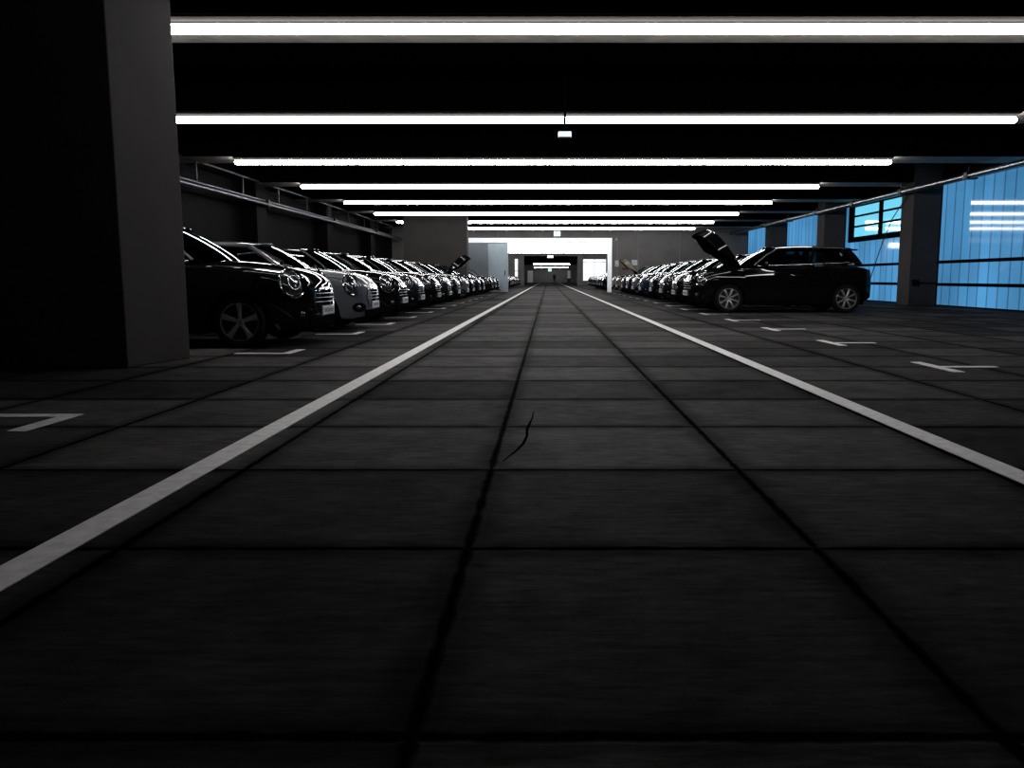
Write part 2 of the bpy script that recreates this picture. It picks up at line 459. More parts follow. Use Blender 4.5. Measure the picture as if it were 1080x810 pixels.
MB().box(-.165, .165, 0, .06, 1.55, 1.63).build('window_frame', M['steel'], w6)
struct(MB().box(-4.8, -4.5, YB + .4, YE, 0, 3.4).build('wall_left', M['wall_far']), 'side wall of the far corridor', 'wall')
struct(MB().box(5.0, 5.3, YB + .4, YE, 0, 3.4).build('wall_right', M['wall_far']), 'opposite side wall of the far corridor', 'wall')
struct(MB().box(-4.8, 5.3, YB + .4, YE, 3.25, 3.45).build('ceiling', M['ceiling']), 'low dark ceiling of the far corridor', 'ceiling')
struct(MB().box(-4.5, -3.8, YC, YC + .3, 0, 3.25).box(4.4, 5.0, YC, YC + .3, 0, 3.25).box(-3.8, 4.4, YC, YC + .3, 2.25, 3.25).build('wall_end', M['wall_far']), 'pale frame wall at the end of the far corridor', 'wall')
struct(MB().box(-4.5, 5.0, YE - .2, YE, 0, 3.3).build('wall_end', M['wall_far']), 'dark grey wall closing the view behind the person', 'wall')
fg = empty('sliding_gate', (0, YC - .1, 0)); tag(fg, 'small pale gate leaf at the far end of the corridor', 'gate')
MB().box(-3.75, -2.75, 0, .06, 0.02, 2.2).build('leaf', M['white_frame'], fg)
MB().box(-2.79, -2.74, -.03, .08, 0.02, 2.2).build('edge_post', M['steel'], fg)
fp = empty('sliding_gate', (0, YC - .1, 0)); tag(fp, 'narrow white gate leaf opposite, far beyond the black figure', 'gate')
MB().box(3.55, 4.1, 0, .06, 0.8, 2.2).build('leaf', M['white_frame'], fp)
MB().box(3.50, 4.15, 0, .08, 0.02, 0.8).build('lower_leaf', M['steel_dark'], fp)

# ------------------------------------------------------------------ strip lights
def strip_light(y, z, x0, x1, label, group, lamp=False, r=0.055):
    root = empty('strip_light', ((x0 + x1) / 2, y, z))
    tag(root, label, 'strip light', group)
    h = (x1 - x0) / 2
    pts, rad = [], []
    for k in range(5):
        a = math.pi / 2 * k / 4
        pts.append((-h + r - r * math.cos(a), 0, 0)); rad.append(max(r * math.sin(a), .004))
    for k in range(5):
        a = math.pi / 2 * (1 - k / 4)
        pts.append((h - r + r * math.cos(a), 0, 0)); rad.append(max(r * math.sin(a), .004))
    MB().tube(pts, rad, 12).build('diffuser', M['tube'], root, smooth=60)
    MB().box(-h + .03, h - .03, -.19, .19, ZB - z - .03 if z > 3.3 else .06, ZB - z - .002 if z > 3.3 else .10).box(-h + .03, h - .03, -.02, .02, r * .75, ZB - z - .002 if z > 3.3 else 3.248 - z).build('housing', M['housing'], root)  # plate made extra wide to shade the beam beside the tube
    if lamp:
        d = bpy.data.lights.new('strip_optic', 'AREA')
        d.shape = 'RECTANGLE'; d.size = 2 * h - .2; d.size_y = 0.10
        d.energy = LAMP_W; d.color = (1.0, 0.96, 0.95); d.spread = LAMP_SPREAD
        l = bpy.data.objects.new('strip_optic', d); COL.objects.link(l)
        l.parent = root; l.location = (0, 0, -r - .004)
    return root
for i, y in enumerate(LIGHT_Y):
    if YA - .2 < y + .5 < YA + .6: continue
    where = 'first hall' if y < YA else 'hall beyond the gate'
    k = i if y < YA else i - 8
    strip_light(y, ZB - .10, -7.3, 8.0, 'long white strip light across the ceiling, %s one down the %s' % (ORD[k], where), 'strip lights in the ' + where)
strip_light(116.0, 2.80, -2.05, 3.05, 'short strip light in the far corridor, upper of the two', 'strip lights in the far corridor')
strip_light(143.0, 2.70, -2.4, 3.5, 'short strip light in the far corridor, lower of the two', 'strip lights in the far corridor')

strip_light(153.5, 2.95, -2.2, 3.3, 'added strip light hidden behind the frame at the far corridor end', 'strip lights in the far corridor')  # unseen lamp added to brighten the closing wall
M['tube_added'] = mat('added_strip_diffuser', (0.9, 0.9, 0.9), 0.5, emit=(1.0, 0.97, 0.95), strength=7.0)
added_light = strip_light(4.13, ZB - .10, -2.6, 2.6, 'added shorter dimmed strip light above the camera, out of view', 'strip lights in the first hall')  # unseen lamp added to brighten the near floor and pillar
added_light.children[0].data.materials[0] = M['tube_added']
struct(MB().box(XL, XR, 3.93, 5.01, ZB, ZC).build('beam', M['ceiling']), 'concrete beam above the camera', 'beam')

# ------------------------------------------------------------------ painted lines
def line_mesh(quads):
    m = MB()
    for q in quads: m.prism(q, 0.0005, 0.004)
    return m
tag(line_mesh([[(-1.53, -2.0), (-1.41, -2.0), (-1.41, 150), (-1.53, 150)]]).build('lane_line', M['paint_line']),
    'long white lane line running past the concrete pillar', 'floor marking', 'white lane lines')
tag(line_mesh([[(1.86, -2.0), (1.98, -2.0), (1.98, 150), (1.86, 150)]]).build('lane_line', M['paint_line']),
    'long white lane line on the blue window side', 'floor marking', 'white lane lines')
def bay(x, y, s, far, near, label, group, ln=.5):
    """s = direction of the bay line away from the aisle; bar runs along the aisle from y-near to y+far"""
    q = [[(x - .05, y - near), (x + .05, y - near), (x + .05, y + far), (x - .05, y + far)]]
    a, b = (x + s * .05, x + s * (.05 + ln))
    q.append([(min(a, b), y - .05), (max(a, b), y - .05), (max(a, b), y + .05), (min(a, b), y + .05)])
    tag(line_mesh(q).build('bay_mark', M['paint_bay']), label, 'floor marking', group)

# ------------------------------------------------------------------ pipes and rails
def rail_run(name, x, z, y0, y1, clamps, label, cat, hang=0.0):
    root = empty(name, (x, (y0 + y1) / 2, z)); tag(root, label, cat)
    c = root.location.y
    MB().tube([(0, y0 - c, 0), (0, y1 - c, 0)], .075, 12).build('pipe', M['steel'], root, smooth=50)
    MB().tube([(0.12, y0 - c, -.03), (0.12, y1 - c, -.03)], .035, 10).build('pipe', M['steel'], root, smooth=50)
    for y in clamps:
        m = MB().box(-.09, .2, y - c - .10, y - c + .10, -.09, .08)
        m.box(-.02, .02, y - c - .02, y - c + .02, .05, hang)
        m.build('pipe_clamp', M['steel_dark'], root, bevel=.01)
    return root
rail_run('pipe_run', 10.50, 3.34, -3, 47.3, [16.9, 20.8, 24.65, 28.5, 32.4, 36.2, 40.2], 'pair of steel pipes running above the blue windows', 'pipe', .24)
rl = empty('pipe_run', (-8.36, 20, 2.98)); tag(rl, 'pair of grey steel pipes along the dark wall above the parked cars', 'pipe')
MB().tube([(0, -18, 0), (0, 27.2, 0)], .05, 12).build('pipe', M['steel_dim'], rl, smooth=50)
MB().tube([(-.05, -18, .10), (-.05, 27.2, .10)], .03, 10).build('pipe', M['steel_dim'], rl, smooth=50)
for y in (4.7, 12.4, 20.2):
    MB().box(-.16, .06, y - .06, y + .06, -.06, .14).build('pipe_clamp', M['steel_dark'], rl, bevel=.01)
ur = empty('guard_rail', (-8.45, 20, 3.60)); tag(ur, 'thin steel rail on short posts above the grey steel pipes', 'rail')
MB().tube([(0, -18, 0), (0, 27.2, 0)], .028, 10).build('top_rail', M['steel_dim'], ur, smooth=50)
for y in range(-15, 27, 3):
    MB().box(-.02, .02, y - .02, y + .02, -.49, 0).build('post', M['steel_dark'], ur)
cb = MB().tube([(10.66, 24.65, 3.22), (10.64, 25.6, 2.6), (10.72, 26.6, 1.7), (10.85, 27.5, .9), (11.0, 28.5, .012)], .016, 6)
tag(cb.build('cable', M['cable'], smooth=50), 'thin black cable hanging slantwise across the blue window beside the column', 'cable')
jb = empty('junction_box', (10.66, 24.25, .66)); tag(jb, 'small dark socket box low on the column beside blue glass', 'socket')
MB().box(.12, .30, -.09, 0.0, -.08, .1).build('box_body', M['plastic_black'], jb, bevel=.01)
MB().tube([(.30, -.04, .0), (.84, -.04, .0)], .015, 6).build('conduit', M['plastic_black'], jb)

# ------------------------------------------------------------------ signs and small wall things
sg = empty('emergency_light', (0.28, 14.0, 3.14)); tag(sg, 'small white emergency light box hanging under the second beam', 'emergency light')
MB().box(-.11, .11, -.05, .05, 0.0, .085).build('light_face', M['sign'], sg, bevel=.008)
MB().box(-.10, .10, -.05, .05, -.035, -.002).build('base_strip', M['housing'], sg)
MB().box(-.02, .02, -.02, .02, .085, ZC - 3.14).build('hanger', M['plastic_black'], sg)
def exit_sign(x, y, z, w, h, label, top):
    r = empty('exit_sign', (x, y, z)); tag(r, label, 'exit sign', 'lit exit signs')
    MB().box(-w / 2, w / 2, -.04, .04, -h / 2, h / 2).build('sign_face', M['exit'], r, bevel=.006)
    ic = MB()
    ic.prism([(-.02 * w / .36, 0), (0, 0), (0, 0.001), (-.02, .001)], 0, 0.001)
    m = MB().box(-w * .32, -w * .10, -.046, -.041, -h * .28, h * .28)                 # doorway pictogram
    m.box(w * .02, w * .30, -.046, -.041, -h * .05, h * .05)                           # arrow shaft
    m.add([(w * .38, -.046, 0), (w * .24, -.046, h * .2), (w * .24, -.046, -h * .2), (w * .38, -.041, 0), (w * .24, -.041, h * .2), (w * .24, -.041, -h * .2)], [(0, 1, 2), (3, 5, 4), (0, 3, 4, 1), (1, 4, 5, 2), (2, 5, 3, 0)])
    m.build('pictogram', M['exit_green'], r)
    if top: MB().box(-.015, .015, -.015, .015, h / 2, top).build('hanger', M['steel_dark'], r)
exit_sign(.52, YA - .06, 3.345, .37, .27, 'pale green exit sign on the end wall above the gate', 0)
exit_sign(.25, 66.0, 3.20, .45, .24, 'hanging green exit sign high in the hall beyond the gate', .9)
exit_sign(.25, 88.0, 3.10, .60, .26, 'hanging green exit sign at the end of the second hall', .998)
exit_sign(.3, 140.0, 2.22, .55, .5, 'small exit sign hanging before the far corridor end', 1.029)
cam_ = empty('security_camera', (3.92, YA - .08, 3.02)); tag(cam_, 'tiny white security camera at the gate corner', 'camera')
MB().dome((0, .0, 0), (0, -1, -.3), .07, .07, .09).build('dome', M['white_plastic'], cam_, smooth=True)
MB().box(-.05, .05, .0, .078, -.05, .06).build('bracket', M['white_plastic'], cam_)
ns = empty('notice_sign', (3.98, YA - .02, 1.65)); tag(ns, 'white notice plate beside the gate jamb', 'sign')
MB().box(-.10, .10, -.012, .019, -.17, .17).build('plate_face', M['white_plastic'], ns)
MB().box(-.05, .03, -.016, -.013, -.12, -.07).build('print', M['plate_ink'], ns)
ns2 = empty('notice_sign', (5.0, YA - .02, 1.70)); tag(ns2, 'white notice board behind the raised beige hood', 'sign')
MB().box(-.16, .16, -.012, .019, -.15, .15).build('plate_face', M['white_plastic'], ns2, bevel=.004)
MB().box(-.12, .12, -.016, -.013, -.02, 0).build('print', M['plate_ink'], ns2)
for i, x in enumerate((4.35, 4.56)):
    fb = empty('fire_alarm', (x, YA, 1.40)); tag(fb, 'round red fire bell on the end wall, %s the gate' % ['nearer to', 'farther from'][i], 'fire bell', 'red fire bells')
    MB().dome((0, -.05, 0), (0, -1, 0), .095, .095, .05).lathe_y([(.095, -.05), (.095, -.03), (.02, -.03)], 20).build('gong', M['red'], fb, smooth=True)
    MB().box(-.05, .05, -.05, 0, -.05, .05).build('back_box', M['red'], fb)

# ------------------------------------------------------------------ cars
XF, XRR, RW = 1.25, -1.245, 0.305
W_T = [(-1.84, .60), (-1.80, .70), (-1.72, .775), (-1.55, .825), (-1.3, .85), (-.6, .862), (.5, .862), (1.2, .858), (1.5, .835), (1.65, .79), (1.78, .725), (1.88, .635), (1.95, .535), (2.0, .42), (2.025, .34)]
ZS_T = [(-1.84, .78), (-1.80, .86), (-1.72, .92), (-1.55, .955), (-1.0, .965), (0, .955), (.6, .94), (1.0, .915), (1.4, .885), (1.7, .845), (1.85, .805), (1.95, .75), (2.0, .70), (2.025, .65)]
ZT_T = [(-1.84, .80), (-1.80, .90), (-1.72, .98), (-1.55, 1.0), (-1.0, .99), (.6, .985), (.93, 1.0), (1.2, .985), (1.5, .95), (1.75, .90), (1.9, .845), (1.96, .80), (2.0, .745), (2.025, .68)]
ZB_T = [(-1.84, .34), (-1.7, .27), (-1.5, .21), (1.5, .19), (1.8, .20), (1.95, .23), (2.025, .27)]
G_T = [(.15, .93), (.22, .955), (.35, .985), (.5, 1.0), (.62, 1.0), (.75, .988), (.85, .968), (.95, .935)]

def sm(tab, x):
    return (lerp(tab, x - .05) + 2 * lerp(tab, x) + lerp(tab, x + .05)) / 4 if -1.75 < x < 1.93 else lerp(tab, x)

def top_z(x, y):
    w = sm(W_T, x) * .93
    u = min(1, abs(y) / w)
    zs, zt = sm(ZS_T, x), sm(ZT_T, x)
    return zs + (zt - zs) * (1 - u ** 2.4)

def section(x):
    w, zs = sm(W_T, x), sm(ZS_T, x)
    zb = sm(ZB_T, x)
    for xc in (XF, XRR):
        d = abs(x - xc)
        if d < .345: zb = max(zb, RW + math.sqrt(.345 ** 2 - d * d))
    pts = [(w * lerp(G_T, zb) - .13, zb + .01), (w * lerp(G_T, zb) - .015, zb)]
    for t in (.03, .18, .36, .54, .72, .88):
        z = zb + (zs - zb) * t
        pts.append((w * lerp(G_T, z), z))
    pts.append((w * .957, zs - .012)); pts.append((w * .93, zs + .006))
    for u in (.86, .72, .5, .25):
        pts.append((w * u, top_z(x, w * u) + .004))
    pts.append((0, top_z(x, 0) + .004))
    return pts

HOOD_X0, HOOD_X1, HOOD_U = .94, 1.985, .90

def stations():
    xs = set()
    x = -1.84
    while x < 2.025:
        xs.add(round(x, 3)); x += .07
    for xc in (XF, XRR):
        for k in range(-18, 19):
            xs.add(round(xc + .345 * math.sin(math.pi / 2 * k / 18), 3))
    for a in (-1.83, -1.81, -1.78, 1.93, 1.95, 1.97, 1.99, 2.0, 2.01, 2.018, 2.025): xs.add(a)
    xs = sorted(xs)
    out = [xs[0]]
    for v in xs[1:]:
        if v - out[-1] > .006: out.append(v)
    return out

def wheel(parent, x, side, nsp, rear):
    """tyre and rim as one wheel part with sub-parts; outer face on +side"""
    w = MB()
    r = RW
    prof = [(.20, -.095), (.27, -.10), (r - .012, -.085), (r, -.06), (r, .06), (r - .012, .085), (.27, .10), (.222, .092), (.215, .07), (.20, -.05), (.20, -.095)]
    w.lathe_y([(a, b * side) for a, b in prof], 40)
    t = w.build('wheel', M['rubber'], parent, smooth=35)
    t.location = (x, side * .745, r)
    bar = MB().lathe_y([(.214, .085 * side), (.222, .09 * side), (.222, .075 * side), (.205, .06 * side), (.20, .0), (.05, -.01 * side), (.001, -.01 * side)], 32)
    b = bar.build('rim_barrel', M['rim_dark'], t, smooth=35)
    sp = MB().lathe_y([(.205, .080 * side), (.216, .093 * side), (.222, .088 * side), (.214, .074 * side), (.205, .080 * side)], 40)
    sp.lathe_y([(.001, .075 * side), (.03, .074 * side), (.045, .062 * side), (.045, .03 * side)], 20)
    for k in range(nsp):
        a0 = 2 * math.pi * k / nsp + .3
        ca, sa = math.cos(a0), math.sin(a0)
        hw0, hw1 = (.020, .034) if nsp < 7 else (.014, .022)
        def pt(rad, off, y): return (rad * ca - off * sa, y * side, rad * sa + off * ca)
        vs = [pt(.035, -hw0, .066), pt(.035, hw0, .066), pt(.209, hw1, .086), pt(.209, -hw1, .086),
              pt(.035, -hw0, .03), pt(.035, hw0, .03), pt(.209, hw1, .05), pt(.209, -hw1, .05), pt(.12, 0, .092)]
        sp.add(vs, [(0, 1, 8), (1, 2, 8), (2, 3, 8), (3, 0, 8), (0, 4, 5, 1), (1, 5, 6, 2), (2, 6, 7, 3), (3, 7, 4, 0), (4, 7, 6, 5)])
    sp.build('rim', M['rim'], t, smooth=25)
    return t

def make_car(pkey, nsp=5, hood_open=0.0):
    body_paint = P[pkey]
    root = empty('car', (0, 0, 0))
    # ---- body shell with wheel arch cut-outs
    mb = MB()
    xs = stations()
    rows = []
    for x in xs:
        s = section(x)
        rows.append([(x, y, z) for y, z in s] + [(x, -y, z) for y, z in reversed(s[:-1])])
    n = len(rows[0])
    mb.grid(rows)
    o = 0
    for i in range(len(rows) - 1):
        for j in range(n - 1):
            xm = (xs[i] + xs[i + 1]) / 2
            p = [rows[i][j], rows[i][j + 1]]
            ym = abs((p[0][1] + p[1][1]) / 2)
            w = sm(W_T, xm)
            topface = j in range(9, n - 10)
            if topface and HOOD_X0 - .02 < xm < HOOD_X1 - .03 and ym < w * (HOOD_U - .03): mb.mi[o] = 1
            if topface and -1.5 < xm < .93 and ym < w * .8: mb.mi[o] = 1
            o += 1
    mb.add(rows[-1][1:-1], [tuple(range(n - 2))])
    mb.add(rows[0][1:-1], [tuple(reversed(range(n - 2)))])
    mb.build('body', [body_paint, M['plastic_black']], root, smooth=32)
    MB().box(-1.70, 1.86, -.60, .60, .17, .62).box(-.84, .84, -.80, .80, .165, .3).build('underbody', M['plastic_black'], root)
    # ---- hood
    hd = empty_part = None
    N, K = 16, 12
    up, lo = [], []
    for i in range(N + 1):
        x = HOOD_X0 + (HOOD_X1 - HOOD_X0) * i / N
        hw = sm(W_T, x) * HOOD_U
        ru, rl_ = [], []
        for j in range(K + 1):
            y = hw * math.sin(math.pi / 2 * (2 * j / K - 1)) if False else hw * (2 * j / K - 1)
            z = top_z(x, y)
            bulge = .012 * math.exp(-((abs(y) - .36) / .06) ** 2) * min(1, (HOOD_X1 - x) / .4)
            ru.append((x - HOOD_X0, y, z + .016 + bulge - 1.0)); rl_.append((x - HOOD_X0, y * .985, z + .002 - 1.0))
        up.append(ru); lo.append(rl_)
    h = MB().grid(up); h.grid(lo, flip=True, mi=1)
    for a, b in ((up[0], lo[0]), (up[-1], lo[-1]), ([r[0] for r in up], [r[0] for r in lo]), ([r[-1] for r in up], [r[-1] for r in lo])):
        h.grid([a, b])
    if hood_open:
        for s in (0, -1):
            e = [r[s] for r in up]
            sk = [[(p[0], p[1] * 1.0, p[2]) for p in e], [(p[0], p[1] * 1.01, p[2] - .02 - .20 * min(1, max(0, (i - 3) / 6))) for i, p in enumerate(e)], [(p[0], p[1] * .93, p[2] - .02 - .20 * min(1, max(0, (i - 3) / 6))) for i, p in enumerate(e)], [(p[0], p[1] * .92, p[2] - .02) for p in e]]
            h.grid(sk, mi=0)
        h.grid([[(p[0], p[1], p[2]) for p in up[-1]], [(p[0] + .015, p[1], p[2] - .16) for p in up[-1]], [(p[0] - .03, p[1], p[2] - .16) for p in up[-1]], [(p[0] - .05, p[1], p[2] - .02) for p in up[-1]]], mi=1)
    hd = h.build('hood', [body_paint, M['plastic_black']], root, smooth=35)
    hd.location = (HOOD_X0, 0, 1.0)
    if hood_open:
        hd.rotation_euler = (0, -hood_open, 0)
        for y in (-.42, .42):
            z = top_z(1.9, y) - 1.0
            MB().box(.93, .99, y - .035, y + .035, z - .05, z - .012).build('hood_latch', M['chrome'], hd, bevel=.006)
        for y in (-.45, .45): MB().tube([(.15, y, -.03), (.62, y, -.11)], .011, 6).build('gas_strut', M['chrome'], hd)
        eng = MB().box(1.1, 1.7, -.35, .3, .80, .90).box(1.2, 1.5, .34, .55, .78, .88).box(1.05, 1.3, -.6, -.4, .8, .92)
        eng.build('engine_cover', M['plastic_black'], root, bevel=.02)
    # ---- greenhouse
    def ws(u, t):
        b = Vector((.97 - .27 * u * u, .73 * u, 1.0 - .015 * u * u)); q = Vector((.32 - .17 * u * u, .545 * u, 1.385 - .03 * u * u))
        p = b.lerp(q, t); k = .10 * t * (1 - t)
        return p + Vector((k * .55, 0, k * .8))
    def sd(u, t, s):
        yb = .73 + .21 * u - .25 * u * u; yt = .545 + .19 * u - .2 * u * u
        b = Vector((.70 - 2.28 * u, yb, .985 + .075 * u)); q = Vector((.15 - 1.55 * u, yt, 1.355 + .06 * u - .08 * u * u))
        p = b.lerp(q, t); p.y += .10 * t * (1 - t); p.y *= s
        return p
    def rw(u, t):
        b = Vector((-1.79 + .21 * u * u, .69 * u, 1.04 + .02 * u * u)); q = Vector((-1.50 + .10 * u * u, .535 * u, 1.36 - .025 * u * u))
        p = b.lerp(q, t); k = .06 * t * (1 - t)
        return p + Vector((-k, 0, k * .3))
    def patch(fn, us, ts=6):
        return MB().grid([[fn(u, t / ts) for u in us] for t in range(ts + 1)])
    U = [-1 + 2 * k / 12 for k in range(13)]
    patch(ws, U).build('windshield', M['glass'], root, smooth=True)
    patch(rw, U).build('rear_window', M['glass'], root, smooth=True)
    for s in (1, -1):
        patch(lambda u, t: sd(u, t, s), [.03 + .44 * k / 8 for k in range(9)]).build('side_window', M['glass'], root, smooth=True)
        patch(lambda u, t: sd(u, t, s), [.51 + .41 * k / 8 for k in range(9)]).build('side_window', M['glass'], root, smooth=True)
        pl = MB()
        A = [ws(s * 1.0, t / 8) for t in range(9)]
        pl.tube(A, .036, 10)
        pl.build('windshield_pillar', body_paint, root, smooth=50)
        bp = MB()
        bp.grid([[sd(u, t / 6, s) + Vector((0, s * .006, 0)) for u in (.465, .49, .515)] for t in range(7)])
        bp.build('door_pillar', M['plastic_black'], root, smooth=True)
        bp = MB()
        bp.grid([[sd(u, t / 6, s) + Vector((0, s * .006, 0)) for u in (.915, .95, 1.0)] + [rw(s, t / 6)] for t in range(7)])
        bp.build('rear_pillar', M['plastic_black'], root, smooth=True)
        bt = MB().tube([sd(k / 12, 0.0, s) + Vector((0, s * .014, .004)) for k in range(13)], .014, 8)
        bt.build('belt_trim', M['chrome'], root, smooth=50)
    rf = MB()
    rows = []
    for i in range(15):
        v = i / 14
        row = []
        for u in U:
            xa = .33 - .17 * u * u; xb = -1.50 + .10 * u * u
            x = xa + (xb - xa) * v
            su = min(1, max(0, (.15 - x) / 1.55))
            yt = (.545 + .19 * su - .2 * su * su) + .012
            edge = 1.355 + .06 * su - .08 * su * su
            front = 1.385 - .03 * u * u
            z = edge + (.055 + .015 * math.sin(math.pi * v)) * (1 - abs(u) ** 2.6) - .016 * (1 - v) ** 6
            row.append((x, yt * u, z + .008))
        rows.append(row)
    rf.grid(rows)
    for s in (0, -1):
        rf.tube([Vector(r[s]) + Vector((0, 0, -.004)) for r in rows], .026, 8)
    rf.tube([Vector(p) for p in rows[0]], .014, 6)
    rf.build('roof', body_paint, root, smooth=45)
    sp = MB()
    sp.grid([[(-1.44 + .1 * u * u, .52 * u, 1.385 - .02 * u * u) for u in U], [(-1.66 + .1 * u * u, .50 * u, 1.372 - .02 * u * u) for u in U], [(-1.66 + .1 * u * u, .50 * u, 1.345 - .02 * u * u) for u in U], [(-1.47 + .1 * u * u, .52 * u, 1.335 - .02 * u * u) for u in U]])
    sp.build('roof_spoiler', body_paint, root, smooth=40)
    # ---- front end
    gx = 2.03
    hexa = [(-.44, .56), (-.37, .665), (.37, .665), (.44, .56), (.36, .38), (-.36, .38)]
    def nose_x(y): return 2.04 - .085 * (abs(y) / .53) ** 2.4
    def dense(poly, k=6):
        out = []
        for i, p in enumerate(poly):
            q = poly[(i + 1) % len(poly)]
            for j in range(k):
                out.append((p[0] + (q[0] - p[0]) * j / k, p[1] + (q[1] - p[1]) * j / k))
        return out
    dh = dense(hexa)
    g = MB(); g.add([(nose_x(y) + .004, y, z) for y, z in dh] + [(nose_x(0) - .0, 0, .5)], [(i, (i + 1) % len(dh), len(dh)) for i in range(len(dh))])
    gr = g.build('grille', M['plastic_black'], root, smooth=True)
    MB().ring([(nose_x(y) + .008, y, z) for y, z in dh], .009, 6).build('grille_surround', M['chrome'], gr, smooth=True)
    sl = MB()
    for z in (.52, .57, .62):
        hw = .41 if z < .6 else .38
        sl.tube([(nose_x(hw * k / 6) + .012, hw * k / 6, z) for k in range(-6, 7)], .006, 6)
    sl.build('slats', M['steel_dim'], gr, smooth=True)
    lb = MB()
    pts = [(nose_x(.52 * k / 6) + .01, .52 * k / 6) for k in range(-6, 7)]
    lb.grid([[(x, y, .34) for x, y in pts], [(x + .01, y, .33) for x, y in pts], [(x + .01, y, .235) for x, y in pts], [(x - .03, y, .22) for x, y in pts]])
    lb.build('lower_bumper', M['plastic_black'], root, smooth=True)
    pl = MB().box(2.038, 2.056, -.26, .26, .36, .47).build('license_plate', M['plate'], root, bevel=.004)
    ink = MB()
    ink.box(2.056, 2.058, -.19, .19, .392, .44)
    ink.build('plate_print', M['plate_ink'], pl)
    for s in (1, -1):
        c = Vector((1.80, s * .625, .735)); nn = Vector((.72, s * .58, .32)).normalized()
        hl = MB().dome(c - nn * .02, nn, .165, .170, .085, seg=24, rings=6).build('headlight', M['lamp_lens'], root, smooth=True)
        MB().ring(circle(c + nn * .012, nn, .165, 28, .171), .015, 8).build('headlight_ring', M['chrome'], hl, smooth=True)
        MB().ring(circle(c + nn * .050, nn, .075, 20, .085), .009, 6).build('light_ring', M['chrome'], hl, smooth=True)
        MB().dome(c + nn * .045, nn, .045, .045, .03, seg=14, rings=4).build('projector', M['chrome'], hl, smooth=True)
        fc = Vector((1.90, s * .585, .38)); fn = Vector((.78, s * .62, -.02)).normalized()
        q = circle(fc, fn, .14, 24, .075)
        ai = MB(); ai.add([p + fn * .012 for p in q] + [fc + fn * .004], [(i, (i + 1) % 24, 24) for i in range(24)])
        ai = ai.build('air_intake', M['plastic_black'], root)
        MB().dome(fc + fn * .006, fn, .04, .04, .02, seg=14, rings=3).build('fog_light', M['lamp_lens'], ai, smooth=True)
        # rear lamps
        tl = MB().dome((-1.765, s * .66, .80), (-.86, s * .5, .05), .085, .125, .04, seg=20).build('tail_light', M['tail_red'], root, smooth=True)
        MB().ring(circle((-1.77, s * .662, .80), (-.86, s * .5, .05), .088, 24, .128), .010, 6).build('tail_light_ring', M['chrome'], tl, smooth=True)
        # mirrors
        mm = MB()
        c = Vector((.50, s * .905, 1.03)); rows = []
        for i in range(9):
            a = math.pi * i / 8
            rr = math.sin(a)
            rows.append([(c.x + .055 * rr * math.cos(2 * math.pi * k / 14) * (1 if math.cos(2 * math.pi * k / 14) > 0 else .5), c.y - s * .10 * math.cos(a) * 1.0, c.z + .062 * rr * math.sin(2 * math.pi * k / 14)) for k in range(14)])
        mm.grid(rows, True)
        mm.tube([(.54, s * .74, .975), (.51, s * .83, 1.0)], .02, 8)
        mo = mm.build('side_mirror', body_paint, root, smooth=60)
        MB().tube([(-.30, s * .850, .80), (-.18, s * .872, .80), (-.10, s * .872, .80), (-.02, s * .856, .80)], .010, 6).build('door_handle', M['chrome'], root, smooth=60)
        MB().box(-.86, .88, s * .858 - .018, s * .858 + .014, .19, .27).build('sill_trim', M['plastic_black'], root, bevel=.01)
        # wheel arches
        for xc in (XF, XRR):
            ar = MB(); rows = []
            for k in range(25):
                a = math.pi * (-.06 + 1.12 * k / 24)
                row = []
                for rad, y in ((.325, .72), (.325, .866), (.352, .876), (.385, .866), (.385, .80)):
                    ww = sm(W_T, max(-1.8, min(1.95, xc + rad * math.cos(a)))) / .862
                    row.append((xc + rad * math.cos(a), s * y * ww, RW + rad * math.sin(a)))
                rows.append(row)
            ar.grid(rows)
            ar.build('wheel_arch', M['plastic_black'], root, smooth=40)
            wheel(root, xc, s, nsp, xc < 0)
    # ---- interior seen through the glass
    for y in (.34, -.34):
        st = MB()
        st.grid([[(-.18 - .28 * t, y + .22 * u * (1 - .25 * t), .80 + .36 * t) for u in (-1, -.5, 0, .5, 1)] for t in (0, .35, .7, 1)])
        st.grid([[(-.28 - .28 * t, y + .22 * u * (1 - .25 * t), .80 + .36 * t) for u in (-1, -.5, 0, .5, 1)] for t in (0, .35, .7, 1)])
        st.box(-.54, -.45, y - .12, y + .12, 1.17, 1.31)
        st.build('front_seat', M['seat'], root, bevel=.02)
    MB().box(-1.36, -1.22, -.56, .56, .85, 1.12).box(-1.37, -1.30, -.42, -.2, 1.12, 1.22).box(-1.37, -1.30, .2, .42, 1.12, 1.22).build('rear_seat', M['seat'], root, bevel=.03)
    db = MB().box(.42, .78, -.66, .66, .93, 1.01).build('dashboard', M['plastic_black'], root, bevel=.02)
    MB().ring(circle((.30, .34, 1.0), (-.85, 0, .5), .17, 24), .014, 8).build('steering_wheel', M['plastic_black'], root, smooth=True)
    return root

# every kind that stands in a row, then copies
KIDS = {}
def kids(o):
    if not KIDS:
        for q in bpy.data.objects:
            if q.parent: KIDS.setdefault(q.parent.name, []).append(q)
    return KIDS.get(o.name, [])
def dup(o, parent=None):
    c = o.copy(); COL.objects.link(c)
    if parent is not None: c.parent = parent
    for k in kids(o): dup(k, c)
    return c

